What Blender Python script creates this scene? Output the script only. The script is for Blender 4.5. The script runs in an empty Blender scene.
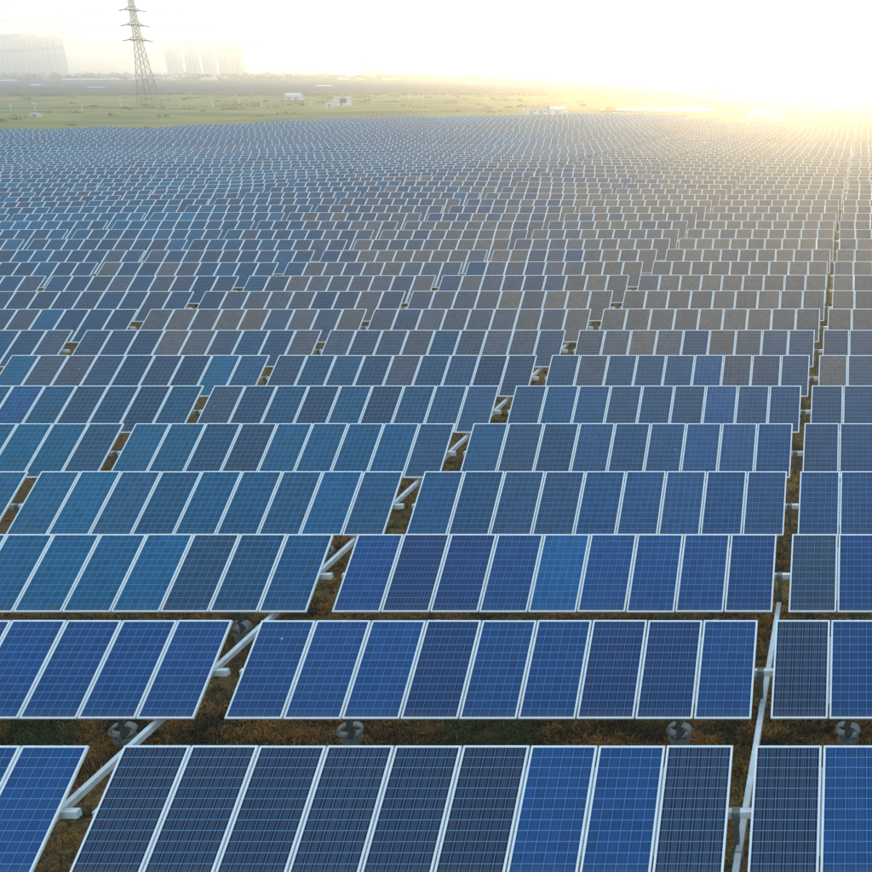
import bpy, bmesh, math, random
import numpy as np
from mathutils import Vector, Matrix, noise

R = math.radians
rng = random.Random(7)
sc = bpy.context.scene
col = sc.collection

# ---------------------------------------------------------------- camera
F, CX, CY, PITCH = 1157.56, 866.1, 436.0, R(17.611)      # in pixels of the 872 px photograph
CAMZ = 11.8
cam_d = bpy.data.cameras.new('camera')
cam = bpy.data.objects.new('camera', cam_d); col.objects.link(cam)
cam.location = (0, 0, CAMZ); cam.rotation_euler = (R(90) - PITCH, 0, 0)
cam_d.sensor_fit = 'HORIZONTAL'; cam_d.sensor_width = 36.0
cam_d.lens = F / 872 * 36
cam_d.shift_x = (436 - CX) / 872; cam_d.shift_y = (CY - 436) / 872
cam_d.clip_start = .1; cam_d.clip_end = 20000
sc.camera = cam

# ---------------------------------------------------------------- sky, sun, exposure
SUN_EL, SUN_AZ = R(2.0), math.atan((845 - CX) / F)     # azimuth from +Y towards +X
w = bpy.data.worlds.new('World'); sc.world = w; w.use_nodes = True
wn = w.node_tree.nodes; wl = w.node_tree.links
for n in list(wn): wn.remove(n)
sky = wn.new('ShaderNodeTexSky'); sky.sky_type = 'NISHITA'; sky.sun_disc = False
sky.sun_elevation = SUN_EL; sky.sun_rotation = SUN_AZ
sky.altitude = 0; sky.air_density = 1.0; sky.dust_density = .6; sky.ozone_density = 1.0
bg = wn.new('ShaderNodeBackground'); bg.inputs[1].default_value = .15
wo = wn.new('ShaderNodeOutputWorld')
# thin even overcast over the whole sky, the Nishita sky showing through it
veil = wn.new('ShaderNodeMix'); veil.data_type = 'RGBA'; veil.inputs[0].default_value = .95
veil.inputs[7].default_value = (1.74, 2.40, 3.0, 1)
wl.new(sky.outputs[0], veil.inputs[6])
wl.new(veil.outputs[2], bg.inputs[0]); wl.new(bg.outputs[0], wo.inputs[0])
sun_d = bpy.data.lights.new('sun', 'SUN'); sun_d.energy = 3.0; sun_d.angle = R(.6); sun_d.color = (1, .70, .34)
sun = bpy.data.objects.new('sun', sun_d); col.objects.link(sun)
sdir = Vector((math.sin(SUN_AZ) * math.cos(SUN_EL), math.cos(SUN_AZ) * math.cos(SUN_EL), math.sin(SUN_EL)))
sun.rotation_euler = sdir.to_track_quat('Z', 'Y').to_euler()
sun.location = (0, 60, 60)
vs = sc.view_settings
vs.view_transform = 'Standard'; vs.look = 'None'; vs.exposure = 1.38; vs.gamma = 1; vs.use_curve_mapping = False
sc.cycles.max_bounces = 6; sc.cycles.volume_bounces = 1; sc.cycles.diffuse_bounces = 3
sc.cycles.use_denoising = True

# ---------------------------------------------------------------- helpers
def px(x, y, z=0.0):
    """the point at height z seen at photograph pixel (x, y)"""
    c, s = math.cos(PITCH), math.sin(PITCH)
    u, v = (x - CX) / F, (CY - y) / F
    d = Vector((u, c + v * s, -s + v * c))
    return Vector((0, 0, CAMZ)) + d * ((z - CAMZ) / d.z)

def project(p):
    c, s = math.cos(PITCH), math.sin(PITCH)
    Y, h = p[1], CAMZ - p[2]
    zc = Y * c + h * s
    return CX + F * p[0] / zc, CY + F * (h * c - Y * s) / zc, zc

def tag(o, label=None, cat=None, group=None, kind=None):
    if label: o['label'] = label
    if cat: o['category'] = cat
    if group: o['group'] = group
    if kind: o['kind'] = kind
    return o

def empty(name, loc=(0, 0, 0), rz=0):
    o = bpy.data.objects.new(name, None); col.objects.link(o)
    o.location = loc; o.rotation_euler = (0, 0, rz); o.empty_display_size = .2
    return o

class MB:
    def __init__(s): s.v = []; s.f = []; s.m = []
    def add(s, vs, fs, mi=0):
        b = len(s.v); s.v += [tuple(q) for q in vs]; s.f += [tuple(b + i for i in q) for q in fs]; s.m += [mi] * len(fs)
    def box(s, x0, x1, y0, y1, z0, z1, mi=0, M=None):
        vs = [Vector((x, y, z)) for z in (z0, z1) for y in (y0, y1) for x in (x0, x1)]
        if M is not None: vs = [M @ q for q in vs]
        s.add(vs, [(0, 2, 3, 1), (4, 5, 7, 6), (0, 1, 5, 4), (2, 6, 7, 3), (0, 4, 6, 2), (1, 3, 7, 5)], mi)
    def bar(s, a, b, r, n=4, r2=None, mi=0, cap=True):
        a, b = Vector(a), Vector(b); d = (b - a).normalized()
        u = d.cross(Vector((0, 0, 1)))
        if u.length < 1e-4: u = Vector((1, 0, 0))
        u.normalize(); w_ = d.cross(u); r2 = r if r2 is None else r2
        o = math.pi / n
        ring = lambda c, rr: [c + (u * math.cos(o + 2 * math.pi * i / n) + w_ * math.sin(o + 2 * math.pi * i / n)) * rr for i in range(n)]
        fs = [(i, (i + 1) % n, n + (i + 1) % n, n + i) for i in range(n)]
        if cap: fs += [tuple(range(n - 1, -1, -1)), tuple(range(n, 2 * n))]
        s.add(ring(a, r) + ring(b, r2), fs, mi)
    def tube(s, pts, r, n=6, mi=0):
        pts = [Vector(p) for p in pts]; b = len(s.v); N = len(pts)
        for i, p in enumerate(pts):
            d = (pts[min(i + 1, N - 1)] - pts[max(i - 1, 0)]).normalized()
            u = d.cross(Vector((0, .05, 1)))
            u.normalize(); w_ = d.cross(u)
            s.v += [tuple(p + (u * math.cos(2 * math.pi * j / n) + w_ * math.sin(2 * math.pi * j / n)) * r) for j in range(n)]
        for i in range(N - 1):
            for j in range(n):
                s.f.append((b + i * n + j, b + i * n + (j + 1) % n, b + (i + 1) * n + (j + 1) % n, b + (i + 1) * n + j)); s.m.append(mi)
        s.f.append(tuple(b + j for j in range(n))[::-1]); s.m.append(mi)
        s.f.append(tuple(b + (N - 1) * n + j for j in range(n))); s.m.append(mi)
    def lathe(s, prof, n=20, mi=0):
        b = len(s.v)
        for r, z in prof:
            s.v += [(r * math.cos(2 * math.pi * j / n), r * math.sin(2 * math.pi * j / n), z) for j in range(n)]
        for i in range(len(prof) - 1):
            for j in range(n):
                s.f.append((b + i * n + j, b + i * n + (j + 1) % n, b + (i + 1) * n + (j + 1) % n, b + (i + 1) * n + j)); s.m.append(mi)
        s.f.append(tuple(b + (len(prof) - 1) * n + j for j in range(n))); s.m.append(mi)
    def mesh(s, name, mats, smooth=False):
        me = bpy.data.meshes.new(name); me.from_pydata(s.v, [], s.f)
        for m in (mats if isinstance(mats, (list, tuple)) else [mats]): me.materials.append(m)
        if any(s.m): me.polygons.foreach_set('material_index', s.m)
        if smooth: me.polygons.foreach_set('use_smooth', [True] * len(s.f))
        me.update(); return me
    def build(s, name, mats, parent=None, smooth=False):
        return link(name, s.mesh(name, mats, smooth), parent)

def link(name, me, parent=None, loc=None, rot=None):
    o = bpy.data.objects.new(name, me); col.objects.link(o)
    if parent: o.parent = parent
    if loc is not None: o.location = loc
    if rot is not None: o.rotation_euler = rot
    return o

# ---------------------------------------------------------------- materials
class NT:
    def __init__(s, name):
        s.m = bpy.data.materials.new(name); s.m.use_nodes = True
        s.t = s.m.node_tree; s.b = s.t.nodes['Principled BSDF']; s.out = s.t.nodes['Material Output']
    def n(s, kind, **kw):
        q = s.t.nodes.new('ShaderNode' + kind)
        for k, v in kw.items(): setattr(q, k, v)
        return q
    def put(s, sock, v):
        if hasattr(v, 'is_output'): s.t.links.new(v, sock)
        elif isinstance(v, (tuple, list)) and len(v) == 3 and sock.type == 'RGBA': sock.default_value = (*v, 1)
        else: sock.default_value = v
    def math(s, op, a, b=None, c=None, clamp=False):
        q = s.n('Math', operation=op, use_clamp=clamp); s.put(q.inputs[0], a)
        if b is not None: s.put(q.inputs[1], b)
        if c is not None: s.put(q.inputs[2], c)
        return q.outputs[0]
    def mix(s, fac, a, b, mode='MIX'):
        q = s.n('Mix', data_type='RGBA', blend_type=mode); s.put(q.inputs[0], fac); s.put(q.inputs[6], a); s.put(q.inputs[7], b)
        return q.outputs[2]
    def ramp(s, fac, stops):
        q = s.n('ValToRGB'); s.put(q.inputs[0], fac); e = q.color_ramp.elements
        while len(e) < len(stops): e.new(.5)
        for k, (p, c) in enumerate(stops): e[k].position = p; e[k].color = (*c, 1)
        return q.outputs[0]
    def noise(s, vec, scale, detail=4, rough=.55):
        q = s.n('TexNoise'); q.inputs['Scale'].default_value = scale; q.inputs['Detail'].default_value = detail
        q.inputs['Roughness'].default_value = rough
        if vec is not None: s.t.links.new(vec, q.inputs['Vector'])
        return q.outputs[0]
    def pos(s): return s.n('NewGeometry').outputs['Position']
    def bump(s, h, strength, dist):
        q = s.n('Bump'); s.put(q.inputs['Height'], h); q.inputs['Strength'].default_value = strength; q.inputs['Distance'].default_value = dist
        s.t.links.new(q.outputs[0], s.b.inputs['Normal'])
    def set(s, **kw):
        for k, v in kw.items(): s.put(s.b.inputs[k.replace('_', ' ')], v)
        return s.m

def plain(name, c, rough=.6, var=.12, scale=3, metal=0.0):
    t = NT(name); nz = t.noise(t.pos(), scale, 5, .6)
    dark = tuple(q * (1 - 1.6 * var) for q in c); lite = tuple(min(1, q * (1 + .8 * var)) for q in c)
    return t.set(Base_Color=t.ramp(nz, [(.3, dark), (.7, lite)]), Roughness=rough, Metallic=metal)

def cell_material(name, far):
    t = NT(name)
    uv = t.n('UVMap').outputs[0] if not far else t.n('UVMap').outputs[0]
    sp = t.n('SeparateXYZ'); t.t.links.new(uv, sp.inputs[0])
    if far:
        at = t.n('Attribute', attribute_name='tint'); tint = at.outputs['Color']; stripe = at.outputs['Alpha']; rnd = at.outputs['Fac']
    else:
        oi = t.n('ObjectInfo'); tint = oi.outputs['Color']; stripe = oi.outputs['Alpha']; rnd = oi.outputs['Random']
    u6 = t.math('MULTIPLY', sp.outputs[0], 6.0); v12 = t.math('MULTIPLY', sp.outputs[1], 12.0)
    fu, fv = t.math('FRACT', u6), t.math('FRACT', v12)
    # each silicon cell a slightly different tone, with crystal flakes
    fl = t.n('CombineXYZ'); t.put(fl.inputs[0], t.math('FLOOR', u6)); t.put(fl.inputs[1], t.math('FLOOR', v12)); t.put(fl.inputs[2], t.math('MULTIPLY', rnd, 57.0))
    wn_ = t.n('TexWhiteNoise', noise_dimensions='3D'); t.t.links.new(fl.outputs[0], wn_.inputs[0])
    tone = t.math('MULTIPLY_ADD', wn_.outputs[0], .26, .87)
    mp = t.n('Mapping'); t.t.links.new(uv, mp.inputs[0]); mp.inputs['Scale'].default_value = (60, 120, 1)
    vo = t.n('TexVoronoi'); t.t.links.new(mp.outputs[0], vo.inputs['Vector']); vo.inputs['Scale'].default_value = 1
    sx = t.n('SeparateColor'); t.t.links.new(vo.outputs['Color'], sx.inputs[0])
    tone = t.math('MULTIPLY', tone, t.math('MULTIPLY_ADD', sx.outputs[0], .3, .85))
    base = t.mix(1.0, tint, t.n('CombineColor').outputs[0], 'MULTIPLY')
    cc = base.node.inputs[7].links[0].from_node
    for k in range(3): t.put(cc.inputs[k], tone)
    # distance to the cell edge
    du = t.math('SUBTRACT', .5, t.math('ABSOLUTE', t.math('SUBTRACT', fu, .5)))
    dv = t.math('SUBTRACT', .5, t.math('ABSOLUTE', t.math('SUBTRACT', fv, .5)))
    gap_v = t.math('LESS_THAN', dv, .034)
    gap_u = t.math('LESS_THAN', du, .042)
    # bus bars: four silver ribbons down each cell
    fb = t.math('FRACT', t.math('MULTIPLY_ADD', fu, 5.0, .0))
    bb = t.math('MULTIPLY', t.math('LESS_THAN', t.math('ABSOLUTE', t.math('SUBTRACT', fb, .5)), .16), t.math('GREATER_THAN', du, .2))
    edge = t.math('MULTIPLY', t.math('LESS_THAN', du, .22), t.math('MULTIPLY', stripe, .55))
    base = t.mix(edge, base, (.004, .010, .03))
    base = t.mix(t.math('MULTIPLY', t.math('GREATER_THAN', du, .22), t.math('MULTIPLY', stripe, .24)), base, (.055, .085, .16))
    c1 = t.mix(t.math('MULTIPLY', bb, t.math('MULTIPLY', stripe, .5)), base, (.13, .18, .28))
    c2 = t.mix(t.math('MULTIPLY', gap_u, .5), c1, (.13, .30, .55))
    c3 = t.mix(t.math('MULTIPLY', gap_v, .66), c2, (.15, .35, .60))
    # dust film, patchy and thicker towards one end of the sheet
    pz = t.pos()
    dust = t.math('MULTIPLY', t.math('SUBTRACT', t.noise(pz, 1.3, 5, .65), .38, clamp=True), .07, clamp=True)
    low = t.math('SUBTRACT', 1.0, t.math('MULTIPLY', sp.outputs[1], 14.0), clamp=True)
    dust = t.math('ADD', dust, t.math('MULTIPLY', low, t.math('MULTIPLY', t.noise(pz, 9, 4, .7), .32)), clamp=True)
    c4 = t.mix(dust, c3, (.3, .28, .25))
    vs_ = t.n('TexVoronoi'); t.t.links.new(pz, vs_.inputs['Vector']); vs_.inputs['Scale'].default_value = 1.7
    sc_ = t.n('SeparateColor'); t.t.links.new(vs_.outputs['Color'], sc_.inputs[0])
    wob = t.math('MULTIPLY_ADD', t.noise(pz, 40, 2), .05, .0)
    spot = t.math('MULTIPLY', t.math('LESS_THAN', t.math('ADD', vs_.outputs['Distance'], wob), .058), t.math('GREATER_THAN', sc_.outputs[0], .86))
    c4 = t.mix(t.math('MULTIPLY', spot, .75), c4, (.62, .62, .58))       # bird droppings
    rough = t.math('MULTIPLY_ADD', t.noise(pz, 5, 3), .12, .04)
    t.b.inputs['IOR'].default_value = 1.31    # anti-reflective solar glass
    return t.set(Base_Color=c4, Roughness=rough)

M = {}
M['cell'] = cell_material('silicon_cells', False)
M['cell_far'] = cell_material('silicon_cells_distant', True)
M['frame'] = plain('anodised_frame', (.86, .88, .88), .38, .05, 6)
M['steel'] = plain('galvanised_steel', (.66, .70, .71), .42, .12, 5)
M['steel_dark'] = plain('dark_zinc_steel', (.12, .15, .14), .55, .2, 9)  # dark base colour of the posts, levers, splice plates and fittings
M['concrete'] = plain('concrete', (.21, .23, .20), .9, .3, 14)
M['zinc'] = plain('weathered_zinc', (.40, .43, .41), .5, .2, 12)
M['back'] = plain('backsheet', (.7, .7, .7), .6, .04, 3)
M['white_wall'] = plain('white_painted_wall', (.80, .80, .78), .7, .08, .8)
M['pale_roof'] = plain('pale_metal_roof', (.72, .73, .74), .5, .08, .5)
M['red_roof'] = plain('rust_red_roof', (.50, .27, .18), .7, .15, 1.5)
M['dark_open'] = plain('dark_opening', (.05, .05, .055), .7, .1, 3)
M['grey_door'] = plain('grey_door', (.32, .34, .36), .6, .1, 3)
M['pylon'] = plain('weathered_lattice_steel', (.20, .23, .21), .6, .15, 1.2)
M['cable'] = plain('aluminium_cable', (.18, .19, .20), .5, .1, .3)
M['tower_a'] = plain('tower_render', (.64, .67, .70), .8, .08, .05)
M['tower_b'] = plain('tower_strip', (.40, .45, .50), .4, .1, .05)
M['rust'] = plain('orange_tarpaulin', (.55, .20, .05), .8, .15, 1)

def ground_material():
    t = NT('dry_earth_and_grass'); p = t.pos()
    a = t.noise(p, .7, 6, .62); b = t.noise(p, 9, 7, .7); g = t.noise(p, .28, 4, .6)
    c = t.ramp(b, [(.3, (.02, .013, .005)), (.5, (.16, .085, .016)), (.72, (.44, .26, .045))])
    c = t.mix(t.math('MULTIPLY', t.math('SUBTRACT', a, .5, clamp=True), 3.0, clamp=True), c, (.05, .06, .018))
    c = t.mix(t.math('MULTIPLY', t.math('SUBTRACT', g, .55, clamp=True), 3.5, clamp=True), c, (.42, .25, .035))
    t.bump(b, .8, .12)
    return t.set(Base_Color=c, Roughness=.95)
M['ground'] = ground_material()

def meadow_material():
    t = NT('meadow'); p = t.pos()
    mp = t.n('Mapping'); t.t.links.new(p, mp.inputs[0]); mp.inputs['Scale'].default_value = (.010, .022, .05)
    a = t.noise(mp.outputs[0], 1, 7, .65); b = t.noise(p, .35, 6, .7)
    c = t.ramp(a, [(.36, (.05, .075, .006)), (.45, (.13, .15, .014)), (.53, (.30, .25, .035)), (.6, (.09, .12, .008)), (.68, (.22, .21, .02))])
    c = t.mix(t.math('MULTIPLY', t.math('SUBTRACT', b, .5, clamp=True), 2.2, clamp=True), c, (.07, .10, .016))
    t.bump(b, .7, .5)
    return t.set(Base_Color=c, Roughness=.95)
M['meadow'] = meadow_material()
M['track'] = plain('pale_gravel', (.55, .52, .45), .95, .2, .2)

def attr_mat(name, rough=.85):
    t = NT(name); at = t.n('Attribute', attribute_name='tint')
    return t.set(Base_Color=at.outputs['Color'], Roughness=rough)
M['blade'] = attr_mat('dry_grass_blades'); M['leaf'] = attr_mat('foliage')
M['far_panel'] = plain('distant_panel', (.03, .04, .05), .45, .2, .3)
M['hill'] = plain('wooded_hill', (.06, .08, .05), .9, .3, .01)

# ---------------------------------------------------------------- terrain
def gz(x, y):
    """gentle undulation that grows with distance"""
    a = min(1, max(0, (y - 45) / 70)) * min(1, max(0, (620 - y) / 200))
    return .6 * a * (.42 * math.sin(x * .055 + y * .021 + 1.1) + .30 * math.sin(x * .021 - y * .043 + .4) + .22 * math.sin(x * .12 + 2 * math.sin(y * .03)))

def sheet(name, xs, ys, zf, mat):
    v = [(x, y, zf(x, y)) for y in ys for x in xs]; n = len(xs)
    f = [(j * n + i, j * n + i + 1, (j + 1) * n + i + 1, (j + 1) * n + i) for j in range(len(ys) - 1) for i in range(n - 1)]
    me = bpy.data.meshes.new(name); me.from_pydata(v, [], f); me.materials.append(mat)
    me.polygons.foreach_set('use_smooth', [True] * len(f)); me.update()
    return link(name, me)

def near_relief(x, y):
    a = 1.0 if y < 60 else max(0, 1 - (y - 60) / 20)
    return gz(x, y) + (a * .07 * (noise.noise(Vector((x * .8, y * .8, 0))) + .6 * noise.noise(Vector((x * 2.3, y * 2.3, 3)))) - .12 if a else -.12)
xs = [-9000, -4000, -1500, -600] + list(np.arange(-300, -44, 6.)) + list(np.arange(-44, 20, .45)) + list(np.arange(20, 200, 6.)) + [400, 1200, 4000, 9000]
ys = [-3000, -200, -40] + list(np.arange(2, 70, .45)) + list(np.arange(70, 640, 6.)) + [800, 1200, 2000, 4000, 12000]
tag(sheet('ground', xs, ys, near_relief, M['ground']), kind='structure')

# far border of the solar field (from the photograph's edge of the panels)
def border(x):
    pts = [(-700, -250), (-146, 201), (-123, 228), (-92, 257), (-63, 279), (-42, 276), (-37, 241), (400, 241)]
    for (a, b), (c, d) in zip(pts, pts[1:]):
        if x <= c: return b + (d - b) * (x - a) / (c - a)
    return 241

# ---------------------------------------------------------------- solar tables
TILT, PL, PW, PITCHX, NP = R(32.97), 1.956, .992, 1.02, 9
TW = PITCHX * (NP - 1) + PW
ROW0, ROWP, ZC = 14.36, 4.146, 1.567
ct, st = math.cos(TILT), math.sin(TILT)
LIP, FH = .033, .040

def frame_mesh():
    b = MB(); X, Y = PW / 2, PL / 2; x, y = X - LIP, Y - LIP; t, g, d = .004, -.002, t_d
    o = [(-X, -Y), (X, -Y), (X, Y), (-X, Y)]; i_ = [(-x, -y), (x, -y), (x, y), (-x, y)]
    v = [(*p, t) for p in o] + [(*p, t) for p in i_] + [(*p, g) for p in i_] + [(*p, -d) for p in o]
    f = []
    for k in range(4):
        j = (k + 1) % 4
        f += [(k, j, 4 + j, 4 + k), (4 + k, 4 + j, 8 + j, 8 + k), (12 + k, 12 + j, j, k)]
    b.add(v, f); return b
t_d = FH
def glass_quad(b, mi=0):
    x, y = PW / 2 - LIP + .002, PL / 2 - LIP + .002
    b.add([(-x, -y, 0), (x, -y, 0), (x, y, 0), (-x, y, 0)], [(0, 1, 2, 3)], mi)
    b.add([(-x, -y, -.03), (x, -y, -.03), (x, y, -.03), (-x, y, -.03)], [(3, 2, 1, 0)], mi + 1)
def set_uv(me, first):
    uvl = me.uv_layers.new(name='UVMap')
    for p in me.polygons:
        if p.material_index == first:
            for li, c in zip(p.loop_indices, [(0, 0), (1, 0), (1, 1), (0, 1)]): uvl.data[li].uv = c
b = MB(); glass_quad(b); ME_GLASS = b.mesh('panel_glass', [M['cell'], M['back']]); set_uv(ME_GLASS, 0)
ME_FRAME = frame_mesh().mesh('panel_frame', [M['frame']])
b = frame_mesh(); b.m = [2] * len(b.f); glass_quad(b); ME_PANEL = b.mesh('panel_far', [M['cell'], M['back'], M['frame']]); set_uv(ME_PANEL, 0)
b = MB(); b.box(-.055, .055, -.66, .66, -.05, 0); ME_RAIL = b.mesh('rail', [M['steel']])

NORM = Vector((0, -st, ct)); UP = Vector((0, ct, st))
TUBE = -NORM * .16                                                   # tube centre below the panel plane
def tube_mesh(x0, x1):
    b = MB(); b.box(x0, x1, TUBE.y - .055, TUBE.y + .055, ZC + TUBE.z - .055, ZC + TUBE.z + .055); return b.mesh('torque_tube', [M['steel']])
ME_TUBE = {1: tube_mesh(-TW / 2 - .11, TW / 2 + .345), 0: tube_mesh(-TW / 2 + .002, TW / 2 + .20)}
PTOP = .14
def pile_mesh():
    b = MB(); b.lathe([(.185, -.3), (.185, PTOP - .10), (.20, PTOP - .09), (.20, PTOP - .05), (.185, PTOP - .04), (.18, PTOP), (.15, PTOP), (.145, PTOP - .05)], 22)
    return b.mesh('pile', [M['concrete']], False)
def loop_mesh():
    b = MB(); pts = []
    for s_ in (-1, 1):
        pts = [(s_ * .05, .0, PTOP - .04)] + [(s_ * (.06 + .15 * math.sin(a)), -.02 * math.sin(a), PTOP + .02 + .10 * (1 - math.cos(a))) for a in np.linspace(.25, math.pi - .05, 9)]
        pts = [Vector(p) for p in pts]
        for p, q in zip(pts, pts[1:]):
            d = q - p; L = d.length; ang = math.atan2(d.z, d.x)
            Mx = Matrix.Translation((p + q) / 2) @ Matrix.Rotation(-ang, 4, 'Y')
            b.box(-L / 2 - .006, L / 2 + .006, -.075, .075, -.014, .014, 0, Mx)
    return b.mesh('bracket', [M['zinc']])
def post_mesh():
    b = MB(); b.box(-.045, .045, -.045, .045, PTOP - .06, ZC + TUBE.z - .03)
    b.box(-.075, .075, -.075, .075, ZC + TUBE.z - .085, ZC + TUBE.z - .06)
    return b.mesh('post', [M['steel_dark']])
ME_PILE, ME_LOOP, ME_POST = pile_mesh(), loop_mesh(), post_mesh()
def lever_mesh():
    b = MB(); z1 = ZC + TUBE.z
    b.box(-.035, .035, -.05, .05, z1 - .62, z1 - .045, 0, Matrix.Translation((0, TUBE.y, 0)))
    b.box(-.06, .06, TUBE.y - .075, TUBE.y + .075, z1 - .075, z1 + .0575)
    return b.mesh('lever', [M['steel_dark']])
ME_LEVER = lever_mesh()

ROWDX = {2: .045, 4: -.105, 5: -.08, 8: .05, 9: .12}
def row_dx(k):
    if k < 10: return ROWDX.get(k, 0)
    return random.Random(k * 13 + 5).uniform(-.12, .12)
def col_x(c):
    """centre of the table in column c; 0 is the whole middle table of the front row, -1 to its right"""
    x = -2.0 - TW / 2
    if c >= 0:
        for k in range(c): x -= TW + (.54 if k % 2 == 0 else .34)
    else:
        for k in range(-c): x += TW + (.34 if k % 2 == 0 else .54)
    return x

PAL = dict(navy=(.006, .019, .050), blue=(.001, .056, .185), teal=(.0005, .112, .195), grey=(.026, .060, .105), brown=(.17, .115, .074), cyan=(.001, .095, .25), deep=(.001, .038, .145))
FIRST = {(0, 0): 'nnnnnnbbn', (0, -1): 'nbddbnbbb', (1, 0): 'bbbdbbddb', (1, -1): 'nbbbnbbbb', (2, 0): 'bddbcbbbb', (2, -1): 'gbbbbtggb',
         (0, 1): 'bbbbbbbbb', (1, 1): 'bbbbbbbbb'}
KEY = dict(n='navy', b='blue', t='teal', g='grey', r='brown', c='cyan', d='deep')
def tint(k, c, i, x, y):
    """(r, g, b, ribbon strength) of one panel: mixed batches, with the warm sun wash painted in by row and side"""
    r = random.Random((k * 977 + c * 31 + i) * 7919 + 11)
    m = r.uniform(.84, 1.18); s = FIRST.get((k, c))
    mixc = lambda a, b, f: tuple(p + (q - p) * f for p, q in zip(a, b))
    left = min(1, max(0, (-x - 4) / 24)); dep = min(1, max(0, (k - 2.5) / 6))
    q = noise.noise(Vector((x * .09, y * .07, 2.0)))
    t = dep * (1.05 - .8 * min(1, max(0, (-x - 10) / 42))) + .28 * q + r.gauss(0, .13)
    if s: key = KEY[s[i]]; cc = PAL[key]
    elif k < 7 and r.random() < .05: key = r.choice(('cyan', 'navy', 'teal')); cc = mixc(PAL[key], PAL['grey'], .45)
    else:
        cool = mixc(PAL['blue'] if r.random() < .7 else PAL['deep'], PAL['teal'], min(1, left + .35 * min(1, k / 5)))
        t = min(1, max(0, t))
        cc = mixc(cool, PAL['grey'], t * 2) if t < .5 else mixc(PAL['grey'], PAL['brown'], t * 2 - 1)  # browner with depth and rightwards: golden sun glare put into the panel colour
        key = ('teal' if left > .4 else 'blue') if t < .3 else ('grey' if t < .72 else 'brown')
    rib = dict(navy=1.0, deep=.55, blue=.32, teal=.14, grey=.38, brown=.25, cyan=.12)[key] * r.uniform(.75, 1.15)
    if x < -13: rib *= .4
    return (cc[0] * m, cc[1] * m, cc[2] * m, min(1, rib)), key

ONES = 'first second third fourth fifth sixth seventh eighth ninth tenth eleventh twelfth thirteenth fourteenth fifteenth sixteenth seventeenth eighteenth nineteenth'.split()
def ordinal(n):
    if n < 20: return ONES[n - 1]
    t, u = divmod(n, 10); w_ = {2: 'twenty', 3: 'thirty', 4: 'forty'}
    return {2: 'twentieth', 3: 'thirtieth', 4: 'fortieth'}[t] if u == 0 else w_[t] + '-' + ONES[u - 1]

spots = []
for k in range(0, 66):
    y = ROW0 + k * ROWP
    for c in range(-9, 30):
        x = col_x(c) + row_dx(k)
        if y > border(x - 4) - 3: continue
        xa = project((x - TW / 2, y, ZC))[0]; xb = project((x + TW / 2, y, ZC))[0]
        if xb > -6 and xa < 878: spots.append((k, c, x, y, True))
        elif k <= 12 and xb > -110 and xa < 980: spots.append((k, c, x, y, True))
        elif k > 12 and xa < 1100 and xb > -200: spots.append((k, c, x, y, False))   # a margin just out of view
seen = [s for s in spots if s[4]]
near = seen[:300]; rest = seen[300:] + [s for s in spots if not s[4]]

def make_table(k, c, x, y):
    z = gz(x, y)
    t = empty('solar_table', (x, y, z))
    slope = math.atan2(gz(x + 4, y) - gz(x - 4, y), 8)
    keys = []
    for i in range(NP):
        lx = (i - (NP - 1) / 2) * PITCHX
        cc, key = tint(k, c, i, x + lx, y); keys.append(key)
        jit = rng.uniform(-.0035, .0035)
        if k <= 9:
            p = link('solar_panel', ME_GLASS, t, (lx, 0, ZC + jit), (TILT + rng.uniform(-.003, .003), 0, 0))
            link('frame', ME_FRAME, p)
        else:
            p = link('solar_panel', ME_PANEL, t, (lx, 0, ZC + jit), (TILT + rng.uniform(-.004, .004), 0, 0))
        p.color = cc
        if i < NP - 1 and k <= 9:
            q = -NORM * .052
            link('mounting_rail', ME_RAIL, t, (lx + PITCHX / 2, q.y, ZC + q.z), (TILT, 0, 0))
    drive = 1 if c % 2 == 0 else 0                # its right-hand end faces the narrow gap with the drive lever
    link('torque_tube', ME_TUBE[drive], t)
    for off in ((-TW / 2 + (1.33 if c % 2 else 1.70)), (TW / 2 - (1.92 if c % 2 else 1.42))):
        pl = link('foundation_pile', ME_PILE, t, (off, TUBE.y, 0), (0, 0, rng.uniform(-.3, .3)))
        if k <= 14:
            link('bracket', ME_LOOP, pl, (0, 0, 0), (0, 0, 0)); link('post', ME_POST, pl)
        else: link('post', ME_POST, pl)
    if drive and k <= 20: link('drive_lever', ME_LEVER, t, (TW / 2 + .10, 0, 0))
    t.rotation_euler = (0, -slope, 0)
    top = max(set(keys), key=keys.count)
    adj = dict(navy='navy', blue='blue', teal='teal-blue', grey='grey-blue', brown='brownish', cyan='bright-blue', deep='deep-blue')[top]
    where = ordinal(c + 1) + ' left of the right aisle' if c >= 0 else ordinal(-c) + ' right of the right aisle'
    row = 'the front row' if k == 0 else 'the %s row from the front' % ordinal(k + 1)
    tag(t, '%s solar table in %s, %s' % (adj, row, where), 'solar table', 'solar tables in rows')
    return t
for s in near: make_table(*s[:4])

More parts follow.
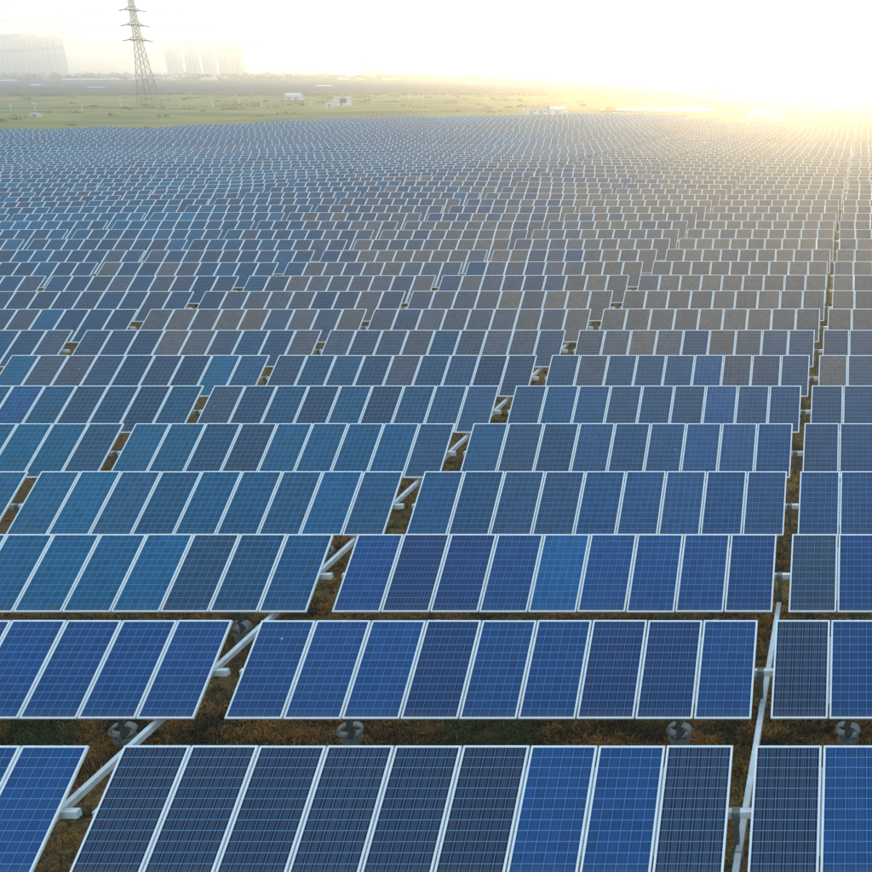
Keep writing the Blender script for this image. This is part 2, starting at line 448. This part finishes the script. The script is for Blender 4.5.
# the remaining, far tables as one object
def far_field():
    fv = np.array(frame_mesh().v); fx = [f for f in frame_mesh().f]
    gx, gy = PW / 2 - LIP + .002, PL / 2 - LIP + .002
    V, Fc, mi, uv, tc = [], [], [], [], []
    for (k, c, x, y, vis) in rest:
        slope = (gz(x + 4, y) - gz(x - 4, y)) / 8; z0 = gz(x, y)
        for i in range(NP):
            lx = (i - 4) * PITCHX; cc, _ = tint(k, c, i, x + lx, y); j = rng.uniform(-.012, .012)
            o = Vector((x + lx, y, z0 + slope * lx + ZC + j)); base = len(V)
            pts = [(-PW / 2, -PL / 2, .004), (PW / 2, -PL / 2, .004), (PW / 2, PL / 2, .004), (-PW / 2, PL / 2, .004),
                   (-PW / 2, -PL / 2, -FH), (PW / 2, -PL / 2, -FH), (PW / 2, PL / 2, -FH), (-PW / 2, PL / 2, -FH),
                   (-gx, -gy, .010), (gx, -gy, .010), (gx, gy, .010), (-gx, gy, .010)]
            V += [(o.x + a, o.y + b_ * ct - d * st, o.z + b_ * st + d * ct) for a, b_, d in pts]
            fs = [(0, 1, 2, 3), (7, 6, 5, 4), (0, 4, 5, 1), (1, 5, 6, 2), (2, 6, 7, 3), (3, 7, 4, 0), (8, 9, 10, 11)]
            Fc += [tuple(base + q for q in f) for f in fs]; mi += [1] * 6 + [0]
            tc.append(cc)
        base = len(V)
        for sx in (-3, 3.2):
            V += [(x + sx + a, y + b_, z0 + d) for d in (-.2, 1.4) for a, b_ in ((-.06, -.06), (.06, -.06), (.06, .06), (-.06, .06))]
        for q in (0, 8): Fc += [tuple(base + q + i for i in f) for f in ((0, 1, 5, 4), (1, 2, 6, 5), (2, 3, 7, 6), (3, 0, 4, 7))]; mi += [1] * 4
    me = bpy.data.meshes.new('distant_solar_tables'); me.from_pydata(V, [], Fc)
    me.materials.append(M['cell_far']); me.materials.append(M['frame']); me.polygons.foreach_set('material_index', mi)
    uvl = me.uv_layers.new(name='UVMap'); at = me.attributes.new('tint', 'FLOAT_COLOR', 'FACE')
    U = np.zeros((len(me.loops), 2), np.float32); A = np.zeros((len(Fc), 4), np.float32); n = 0
    mi = np.array(mi); ls = np.zeros(len(Fc), np.int32); me.polygons.foreach_get('loop_start', ls)
    for fi in np.nonzero(mi == 0)[0]:
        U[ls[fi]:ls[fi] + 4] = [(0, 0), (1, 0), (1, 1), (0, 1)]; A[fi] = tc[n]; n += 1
    uvl.data.foreach_set('uv', U.ravel()); at.data.foreach_set('color', A.ravel()); me.update()
    tag(link('distant_solar_tables', me), 'far rows of solar tables receding to the green meadow', 'solar tables', kind='stuff')
far_field()

# drive beams that link the rows: one box section along each aisle
def drive_beam(x, y0, y1, label):
    t = empty('drive_beam', (x, y0, 0))
    y, n = 0.0, 0
    while y + y0 < y1:
        L = ROWP - .03; b = MB(); dz = .0 if n % 2 == 0 else .006
        b.box(-.048, .048, y, y + L, .825, .925 + dz); b.build('beam_section', M['steel'], t)
        b = MB(); b.box(-.075, .075, y - .14, y + .11, .805, .823); b.box(-.075, -.0502, y - .14, y + .11, .823, .89); b.box(.0502, .075, y - .14, y + .11, .823, .89)
        for q in (-.08, .05): b.bar((-.09, y + q, .86), (.09, y + q, .86), .014, 6)
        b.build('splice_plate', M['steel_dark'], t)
        y += ROWP; n += 1
    tag(t, label, 'drive beam', 'drive beams under the tables')
yb = ROW0 + .09 - .20 - ROWP
drive_beam(-1.86, yb, 22, 'galvanised drive beam running along the narrow right aisle')
drive_beam(-12.42, yb, 62, 'galvanised drive beam crossing the wider aisle left of centre')
drive_beam(-1.86 - (2 * TW + .88), yb + 2 * ROWP, 45, 'galvanised drive beam under the next narrow aisle to the left')
drive_beam(-12.42 - (2 * TW + .88), yb + 4 * ROWP, 80, 'galvanised drive beam under the far left aisle')

# ---------------------------------------------------------------- dry grass between the rows
def grass():
    r = np.random.default_rng(3); V, Fc, T = [], [], []
    n = 0
    for _ in range(30000):
        w_ = r.random(); y = 9 + 52 * r.random() ** 1.5
        if w_ < .42: y = r.uniform(17.6, 20.2)
        elif w_ < .58: y = r.uniform(22.8, 24.8)
        half = max(6, y * .86); x = -half + (half + 3.5) * r.random()
        if w_ > .86: x = r.uniform(-3.4, -1.2)
        elif w_ > .70: x = r.uniform(-15.2, -11.2)
        nz = noise.noise(Vector((x * .5, y * .5, 7)))
        if r.random() > .75 + .6 * nz: continue
        green = noise.noise(Vector((x * .35, y * .35, 30))) > .32 and r.random() < .8
        z = near_relief(x, y) - .01; patch = noise.noise(Vector((x * 1.1, y * 1.6, 60)))
        h = r.uniform(.07, .22) * (1.2 if green else 1)
        for _b in range(int(r.integers(8, 15))):
            a = r.random() * 6.283; ln = h * r.uniform(.6, 1.3); lean = r.uniform(.2, 1.1)
            dx, dy = math.cos(a), math.sin(a); wd = r.uniform(.003, .0085) * (1.5 if y > 25 else 1)
            bx, by = x + r.normal() * .05, y + r.normal() * .05
            m1 = (bx + dx * ln * lean * .35, by + dy * ln * lean * .35, z + ln * .6); m2 = (bx + dx * ln * lean, by + dy * ln * lean, z + ln * (.9 - .35 * lean))
            k = len(V)
            V += [(bx - dy * wd, by + dx * wd, z), (bx + dy * wd, by - dx * wd, z), (m1[0] + dy * wd * .8, m1[1] - dx * wd * .8, m1[2]), (m1[0] - dy * wd * .8, m1[1] + dx * wd * .8, m1[2]), m2]
            Fc += [(k, k + 1, k + 2, k + 3), (k + 3, k + 2, k + 4)]
            s = r.uniform(.4, 1.5) * (1.7 if r.random() < .12 else 1)
            c = (.055 * s, .085 * s, .018 * s, 1) if green else ((.42 * s, .20 * s, .04 * s, 1) if r.random() < .42 + 1.3 * patch else (.055 * s, .045 * s, .014 * s, 1))
            T += [c, c]
    me = bpy.data.meshes.new('dry_grass'); me.from_pydata(V, [], Fc); me.materials.append(M['blade'])
    at = me.attributes.new('tint', 'FLOAT_COLOR', 'FACE'); at.data.foreach_set('color', np.array(T, np.float32).ravel()); me.update()
    tag(link('dry_grass', me), 'tufts of dry brown grass between the panel rows', 'grass', kind='stuff')
grass()

def leaf_cloud(name, centres, seed, mat, cols, parent=None, leaf=.3):
    """small leaf faces through the volumes of ellipsoids (x, y, z, rx, ry, rz, count)"""
    r = np.random.default_rng(seed); V, Fc, T = [], [], []
    for (x, y, z, rx, ry, rz, n) in centres:
        cb = cols[int(r.integers(len(cols)))]
        for _ in range(n):
            d = r.normal(size=3); d /= np.linalg.norm(d); q = d * (.45 + .6 * r.random() ** .6)
            p = np.array((x + q[0] * rx, y + q[1] * ry, z + abs(q[2]) * rz if z < .3 else z + q[2] * rz))
            a = r.normal(size=3); a /= np.linalg.norm(a); b_ = np.cross(a, d); b_ /= np.linalg.norm(b_) + 1e-6
            s = leaf * r.uniform(.6, 1.5); k = len(V)
            V += [tuple(p + a * s), tuple(p - a * s * .6 + b_ * s * .7), tuple(p - a * s * .6 - b_ * s * .7)]
            Fc.append((k, k + 1, k + 2)); m = r.uniform(.6, 1.4); T.append((cb[0] * m, cb[1] * m, cb[2] * m, 1))
    me = bpy.data.meshes.new(name); me.from_pydata(V, [], Fc); me.materials.append(mat)
    at = me.attributes.new('tint', 'FLOAT_COLOR', 'FACE'); at.data.foreach_set('color', np.array(T, np.float32).ravel()); me.update()
    return link(name, me, parent)
wp = px(736, 836); wz = near_relief(-1.95, 14.2)
tag(leaf_cloud('weed', [(-2.08, 14.6, .15, .14, .2, .5, 90)], 5, M['leaf'], [(.03, .10, .015)], leaf=.035), 'small green weed growing beside the lever in the right aisle', 'weed')

# ---------------------------------------------------------------- meadow beyond the field
GREEN0, GREEN1 = 200, 575
def meadow_far(x): return 560 + .06 * (x + 300)
mv = []; nx, ny = 130, 60
for j in range(ny + 1):
    for i in range(nx + 1):
        x = -900 + 1500 * i / nx; a = border(x) + 1.0 if x > -250 else border(-250) + (x + 250) * .8
        y = a + (meadow_far(x) - a) * j / ny
        e = min(1, j / 4) * .35
        mv.append((x, y, gz(x, y) + .06 + e * noise.noise(Vector((x * .03, y * .05, 0)))))
mf = [(j * (nx + 1) + i, j * (nx + 1) + i + 1, (j + 1) * (nx + 1) + i + 1, (j + 1) * (nx + 1) + i) for j in range(ny) for i in range(nx)]
me = bpy.data.meshes.new('meadow'); me.from_pydata(mv, [], mf); me.materials.append(M['meadow']); me.polygons.foreach_set('use_smooth', [True] * len(mf)); me.update()
tag(link('meadow', me), kind='structure')
r_ = random.Random(4); cl = []
for _ in range(260):
    x = r_.uniform(-360, 120); y0 = border(x) + 6
    if y0 > 530: continue
    y = r_.uniform(max(y0, 150), 555); s = r_.uniform(.5, 1.6) * (1.4 if y > 470 else 1)
    cl.append((x, y, gz(x, y) + .05, s * r_.uniform(1, 3), s, s * r_.uniform(.35, .6), 34))
for _ in range(240):
    x = r_.uniform(-480, 160); y = meadow_far(x) - r_.uniform(0, 26); s = r_.uniform(.7, 1.5)
    cl.append((x, y, .05, s * r_.uniform(3, 7), s, s * .9, 40))
tag(leaf_cloud('meadow_scrub', cl, 8, M['leaf'], [(.15, .18, .035), (.19, .19, .04), (.13, .16, .03), (.28, .24, .07)], leaf=.4), 'low scrub scattered over the green meadow', 'scrub', kind='stuff')

# pale gravel track at the end of the field, right of centre
tv = []; tp = [(600, 111.5, 110.6), (630, 111.5, 108.6), (655, 111.5, 107.6), (680, 111.5, 107.2), (700, 111.5, 107.4), (712, 111.5, 109.5)]
A_ = [px(x, a) for x, a, b_ in tp]; B_ = [px(x, b_) for x, a, b_ in tp]
tm = [(p.x, p.y, gz(p.x, p.y) + .35) for p in A_] + [(p.x, p.y, gz(p.x, p.y) + .35) for p in B_]
b = MB(); n = len(tp); b.add(tm, [(i, i + 1, n + i + 1, n + i) for i in range(n - 1)])
tag(b.build('gravel_yard', M['track']), kind='structure')

# ---------------------------------------------------------------- white sheds
def shed(x, ybase, wpx, hpx, depth, label, roof='pale_roof', doors=1, gable=True, name='equipment_shed', plinth=False, zb=None):
    g = px(x, ybase); z0 = gz(g.x, g.y); zc = project(g)[2]; s = zc / F
    w_, h = wpx * s, hpx * s
    t = empty(name, (g.x, g.y, z0))
    e = .25 * h if gable else .12
    m = MB(); m.box(-w_ / 2, w_ / 2, 0, depth, -.4 if not plinth else .5, h - e); m.build('wall', M['white_wall'], t)
    m = MB(); o = .15
    if gable:
        v = [(-w_ / 2 - o, -o, h - e + .004), (w_ / 2 + o, -o, h - e + .004), (w_ / 2 + o, depth + o, h - e + .004), (-w_ / 2 - o, depth + o, h - e + .004), (-w_ / 2 - o, depth / 2, h), (w_ / 2 + o, depth / 2, h)]
        m.add(v, [(0, 1, 5, 4), (2, 3, 4, 5), (0, 4, 3), (1, 2, 5), (3, 2, 1, 0)])
    else: m.box(-w_ / 2 - o, w_ / 2 + o, -o, depth + o, h - e + .004, h)
    m.build('roof', M[roof], t)
    hd = (h - e) * .72; z1 = .5 if plinth else .05
    for i in range(doors):
        cx = -w_ / 2 + w_ * (i + .5) / doors
        m = MB(); m.box(cx - .45, cx + .45, -.04, .05, z1, hd); d = m.build('door', M['grey_door'], t)
        m = MB(); m.box(cx + .3, cx + .36, -.09, -.03, (z1 + hd) / 2, (z1 + hd) / 2 + .12); m.build('handle', M['steel_dark'], d)
        if doors > 1 or w_ > 4:
            m = MB(); m.box(cx + .7, min(cx + 1.3, w_ / 2 - .1), -.03, .05, hd * .6, hd); m.build('vent', M['grey_door'], t)
    if plinth:
        m = MB(); m.box(-w_ / 2 - 1.2, w_ / 2 + 1.2, -1.2, depth + .8, -.4, .49); m.build('plinth', M['concrete'], t)
        for i in range(3):
            m = MB(); m.box(-.6, .6, -1.2 - .3 * (3 - i), -1.2 - .3 * (2 - i) - .003, -.3, .12 + .12 * i); m.build('step', M['concrete'], t)
    tag(t, label, 'shed', 'white equipment sheds')
    return t
shed(292.5, 101.6, 14.5, 8, 3.5, 'white shed on a raised plinth in the meadow left of centre', plinth=True, doors=2)
shed(341.5, 105, 14, 8.2, 3, 'white shed with a dark square opening, left of centre', gable=False, doors=1)
g = px(341.5, 105); m = MB(); m.box(-.2, 1.9, -.07, .04, .9, 2.3); o = m.build('opening', M['dark_open'], [q for q in bpy.data.objects if q.name.startswith('equipment_shed')][-1])
shed(329.5, 106.5, 7.5, 4.6, 2, 'small white cabinet just left of the shed with the dark opening', gable=False, name='equipment_cabinet')
shed(536.5, 115.6, 20.5, 9.2, 3.2, 'white cabin with a reddish roof at the end of the panels', roof='red_roof', doors=2)
shed(557.5, 115.4, 14.5, 8.8, 3.2, 'smaller white cabin right of the red-roofed cabin', doors=1)
shed(765, 120.5, 34, 10, 4, 'wide white cabin in the sun glare at far right', doors=3)
shed(35, 119.3, 7, 4.4, 1.6, 'small white cabinet with dark door in the meadow at far left', gable=False, name='equipment_cabinet')
g = px(610.5, 111.5); t = empty('tarpaulin_pile', (g.x, g.y, gz(g.x, g.y)))
m = MB(); m.lathe([(1.6, -.3), (1.5, .5), (1.1, 1.1), (.6, 1.45), (.1, 1.55)], 10); m.build('cover', M['rust'], t); m = MB()
m.box(-1.5, 1.5, -1.2, 1.2, -.4, .22); m.build('pallet', M['steel_dark'], t)
tag(t, 'orange covered heap at the far edge of the panels', 'heap')
# long white sheds among the distant panels
for (x, y, wp_, hp_, lab) in [(34.5, 87.6, 9, 2.4, 'low white shed, leftmost among the distant panels'), (45.5, 88.2, 6, 1.7, 'low white shed second from the left among the distant panels'),
        (60.5, 89.2, 7, 1.8, 'low white shed third from the left among the distant panels'), (77, 89.8, 8, 1.7, 'thin white shed left of the long shed, distant panels'),
        (94, 90.2, 17, 2.4, 'long white shed left of the left pylon'), (166, 93.6, 11.5, 2.6, 'white shed just right of the left pylon'),
        (181, 93.6, 11, 3, 'white shed second right of the left pylon'), (323, 88.6, 16, 2.4, 'long low white shed above the plinth shed'),
        (522, 82.4, 8.5, 4.2, 'white block of a shed in the hazy distance at centre'), (470, 85, 8.5, 2, 'low white shed left of the white block at centre'),
        (615, 86.5, 9, 2.4, 'low white shed in the yellow haze right of centre'), (756, 83.5, 18, 3.4, 'long pale shed behind the right pylon')]:
    shed(x, y + (1.0 if y < 92 else .2), wp_, hp_ + (1.8 if y < 92 else .4), 6, lab, doors=2, name='distant_shed')
for i, (x0, x1, y) in enumerate([(0, 9, 83.4), (62, 90, 82.3), (96, 113, 82), (130, 168, 80.8), (168, 200, 79.0), (200, 214, 81.2), (222, 250, 80.4), (338, 358, 81.6), (382, 392, 82.2)]):
    shed((x0 + x1) / 2, y, x1 - x0, 3.6, 14, 'long pale warehouse before the treeline, %s from the left' % ordinal(i + 1), doors=2, name='warehouse')

# white posts along the meadow
for i, (x, y) in enumerate([(12, 114), (35.5, 112), (83, 112.5), (121, 106.5), (181, 106.8), (213, 106), (240, 105), (262, 105.5), (305.5, 103.6), (311, 104.6), (372, 104), (409, 101), (424, 102.5), (461, 102), (487, 101), (524, 112.5), (578.5, 112.5)]):
    g = px(x, y); t = empty('marker_post', (g.x, g.y, gz(g.x, g.y)))
    m = MB(); m.bar((0, 0, -.3), (0, 0, 1.9), .11, 8, .09); m.build('post', M['white_wall'], t)
    m = MB(); m.box(-.25, .25, -.12, .12, 1.905, 2.3); m.build('cap_box', M['white_wall'], t)
    tag(t, 'thin white post in the meadow, %s from the left' % ordinal(i + 1), 'post', 'white posts in the meadow')

# ---------------------------------------------------------------- the second solar field far away
def second_field():
    r = random.Random(12); b = MB(); Mx = Matrix.Rotation(R(24), 4, 'X')
    for k in range(58):
        y = 585 + k * 9.2
        x = -1050
        while x < 420:
            L = r.uniform(34, 46)
            gap = (int((y + .1 * x) / 150) != int((y + 9.2 + .1 * x) / 150))
            if not gap and r.random() > .02:
                T = Matrix.Translation((x, y + .06 * (x + 300), 1.3)) @ Mx
                b.box(0, L, -1.7, 1.7, -.06, .06, 0, T)
                for q in (4, L / 2, L - 4): b.box(q - .12, q + .12, -.2, .2, -1.6, -.12, 1, Matrix.Translation((x, y + .06 * (x + 300), 1.3)))
            x += L + r.choice((.8, .8, 5))
    tag(b.build('second_solar_field', [M['far_panel'], M['steel_dark']]), 'dark grey field of panels beyond the meadow', 'solar field', kind='stuff')
second_field()

# ---------------------------------------------------------------- pylons and cables
def pylon(base, H, arms, half, label):
    t = empty('lattice_pylon', base)
    prof = [(0, half), (H * .36, half * .56), (H * .62, half * .32), (H, half * .2)]
    def hw(z):
        for (a, p), (c, q) in zip(prof, prof[1:]):
            if z <= c: return p + (q - p) * (z - a) / (c - a)
        return prof[-1][1]
    for sx in (-1, 1):
        for sy in (-1, 1):
            m = MB()
            for (a, p), (c, q) in zip(prof, prof[1:]): m.bar((sx * p, sy * p, a), (sx * q, sy * q, c), .11, 4, .10)
            lg = m.build('leg', M['pylon'], t)
            m = MB(); m.box(sx * half - .55, sx * half + .55, sy * half - .55, sy * half + .55, -.6, .35); m.build('footing', M['concrete'], lg)
    m = MB(); zs = [0]; 
    while zs[-1] < H - 1.2: zs.append(zs[-1] + max(1.3, hw(zs[-1]) * 1.7))
    zs[-1] = H
    for a, c in zip(zs, zs[1:]):
        p, q = hw(a), hw(c)
        for s in (-1, 1):
            m.bar((-p, s * p, a), (q, s * q, c), .05, 4); m.bar((p, s * p, a), (-q, s * q, c), .05, 4)
            m.bar((s * p, -p, a), (s * q, q, c), .05, 4); m.bar((s * p, p, a), (s * q, -q, c), .05, 4)
            m.bar((-q, s * q, c), (q, s * q, c), .06, 4); m.bar((s * q, -q, c), (s * q, q, c), .06, 4)
    m.build('lattice_bracing', M['pylon'], t)
    m = MB(); m.box(-hw(H) - .9, hw(H) + .9, -hw(H) - .5, hw(H) + .5, H, H + .28); m.build('peak', M['pylon'], t)
    ends = []
    for z, L in arms:
        a = MB(); p = hw(z)
        for s in (-1, 1):
            tip = Vector((0, s * L, z))
            for dx in (-1, 1):
                a.bar((dx * p, s * p, z - .1), tip, .11, 4); a.bar((dx * p, s * p, z + 1.1), tip, .09, 4)
            ends.append((z, s, tip + Vector((0, 0, -.35))))
        a.box(-p - .25, p + .25, -p - .25, p + .25, z - .2, z + .12)
        ar = a.build('cross_arm', M['pylon'], t)
        for s in (-1, 1):
            for dx in (-1, 1):
                q = MB(); q.bar((0, s * L, z - .1), (dx * 1.9, s * L, z - .45), .16, 8); q.build('insulator', M['dark_open'], ar)
    tag(t, label, 'pylon', 'lattice pylons')
    return t, ends
gl = px(150, 107.6); PL_BASE = Vector((gl.x, gl.y, gz(gl.x, gl.y)))
gr_ = px(723, 104); PR_BASE = Vector((gr_.x, gr_.y, gz(gr_.x, gr_.y)))
_, eL = pylon(PL_BASE, 34.0, [(20.4, 4.6), (24.8, 4.2), (29.2, 3.8)], 2.5, 'steel lattice pylon at left, standing clear against the pale sky')
_, eR = pylon(PR_BASE, 44.0, [(26.5, 5.2), (31.2, 4.8), (36, 4.4)], 2.6, 'tall lattice pylon at right, washed out by the sun glare')
names = ['lowest', 'middle', 'top']; nn = 0
def cable(a, b_, sag, label, g='power cables'):
    pts = [a.lerp(b_, i / 24) + Vector((0, 0, -sag * 4 * (i / 24) * (1 - i / 24))) for i in range(25)]
    m = MB(); m.tube([p - a for p in pts], .022, 5); o = m.build('power_cable', M['cable']); o.location = a
    tag(o, label, 'cable', g)
for i, (l, r__) in enumerate(zip(eL, eR)):
    a = PL_BASE + l[2] + Vector((1.9, 0, -.1)); c = PR_BASE + r__[2] + Vector((-1.9, 0, -.1))
    side = 'near' if l[1] < 0 else 'far'
    cable(a, c, 4.0, '%s power cable from left pylon to right pylon, %s side' % (names[i // 2], side))
    a2 = PL_BASE + l[2] + Vector((-1.9, 0, -.1)); cable(a2, a2 + Vector((-260, -20, -4)), 5, '%s power cable leaving the left pylon leftwards, %s side' % (names[i // 2], side))
    c2 = PR_BASE + r__[2] + Vector((1.9, 0, -.1)); cable(c2, c2 + Vector((260, 40, 0)), 6, '%s power cable leaving the right pylon rightwards, %s side' % (names[i // 2], side))

# ---------------------------------------------------------------- treeline, towers, hill
cl = []; r_ = random.Random(9)
for i in range(900):
    x = r_.uniform(-1500, 500); y = r_.choice((1180, 1300, 1500, 1800)) + r_.uniform(-40, 40); h = r_.uniform(3, 8)
    cl.append((x * y / 1180, y, 0, r_.uniform(5, 11), 4, h, 40))
tag(leaf_cloud('far_treeline', cl, 21, M['leaf'], [(.04, .06, .025), (.05, .07, .03), (.035, .05, .02)], leaf=1.5), 'hazy treeline along the horizon', 'trees', kind='stuff')

def tower(x0, x1, ytop, dist, label, n=3):
    dist *= .72
    s = dist / F; w_ = (x1 - x0) * s; cx = ((x0 + x1) / 2 - CX) * s
    Y = (dist - CAMZ * math.sin(PITCH)) / math.cos(PITCH); h = CAMZ + (68.5 - ytop) * s / math.cos(PITCH) ** 1
    t = empty('tower_block', (cx, Y, 0)); d = min(w_ * .7, 22)
    m = MB(); m.box(-w_ / 2, w_ / 2, 0, d, -1, h); m.build('wall', M['tower_a'], t)
    m = MB(); m.box(-w_ * .28, w_ * .28, d * .2, d * .8, h + .02, h + 4.5); m.box(-w_ / 2 - .3, w_ / 2 + .3, -.3, .0, h - 1.2, h + .9); m.build('roof_crown', M['tower_a'], t)
    for i in range(n):
        c = -w_ / 2 + w_ * (i + .5) / n; q = w_ / n * .24
        m = MB(); m.box(c - q, c + q, -1.1, -.02, 4, h - 3); bay = m.build('balcony_bay', M['tower_b'], t)
    tag(t, label, 'tower block', 'hazy tower blocks')
for i, (a, c, yt) in enumerate([(-14, -1, 41), (0, 13, 40), (14, 28, 39.5), (29, 43, 40.5), (45, 62, 41)]):
    tower(a, c, yt, 2650, 'hazy high-rise in the cluster at the left edge, %s from the left' % ordinal(i + 1))
for i, (a, c, yt, d) in enumerate([(168, 180, 50, 2750), (187, 198, 46.5, 2600), (204, 214.5, 46.5, 2600), (220, 230, 45, 2550), (233, 243, 45.5, 2550)]):
    tower(a, c, yt, d, 'hazy tower block right of the left pylon, %s in that group' % ordinal(i + 1))
for i, (a, c, yt, d) in enumerate([(362, 380, 50, 2950), (470, 482, 46, 2900), (486, 500, 47, 2900), (504, 516, 47, 2950), (575, 586, 54, 2800)]):
    tower(a, c, yt, d, 'very faint tower near the middle of the horizon, %s from the left' % ordinal(i + 1))

hx = list(np.arange(-1300, 200, 25.)); hy = list(np.arange(2960, 3400, 25.))
def hill_z(x, y):
    q = math.exp(-((x + 730) / 150) ** 2) * 46 + math.exp(-((x + 560) / 120) ** 2) * 30 + math.exp(-((x + 930) / 120) ** 2) * 22
    e = math.sin(math.pi * (y - 2960) / 440) ** .7 if 2960 < y < 3400 else 0
    return -1 + e * (q + 4 * noise.noise(Vector((x * .02, y * .02, 1))))
hill = sheet('hill', hx, hy, hill_z, M['hill']); tag(hill, kind='structure')

# ---------------------------------------------------------------- haze
hz = NT('haze_air'); hz.t.nodes.remove(hz.b)
pv = hz.t.nodes.new('ShaderNodeVolumePrincipled')
pv.inputs['Color'].default_value = (.89, .94, 1.0, 1); pv.inputs['Density'].default_value = .00072; pv.inputs['Anisotropy'].default_value = .81
hz.t.links.new(pv.outputs[0], hz.out.inputs['Volume'])
m = MB(); m.box(-4500, 2500, -400, 3500, -4.0, 68)
tag(m.build('haze', hz.m), 'pale sunlit haze in the air', 'haze', kind='stuff')
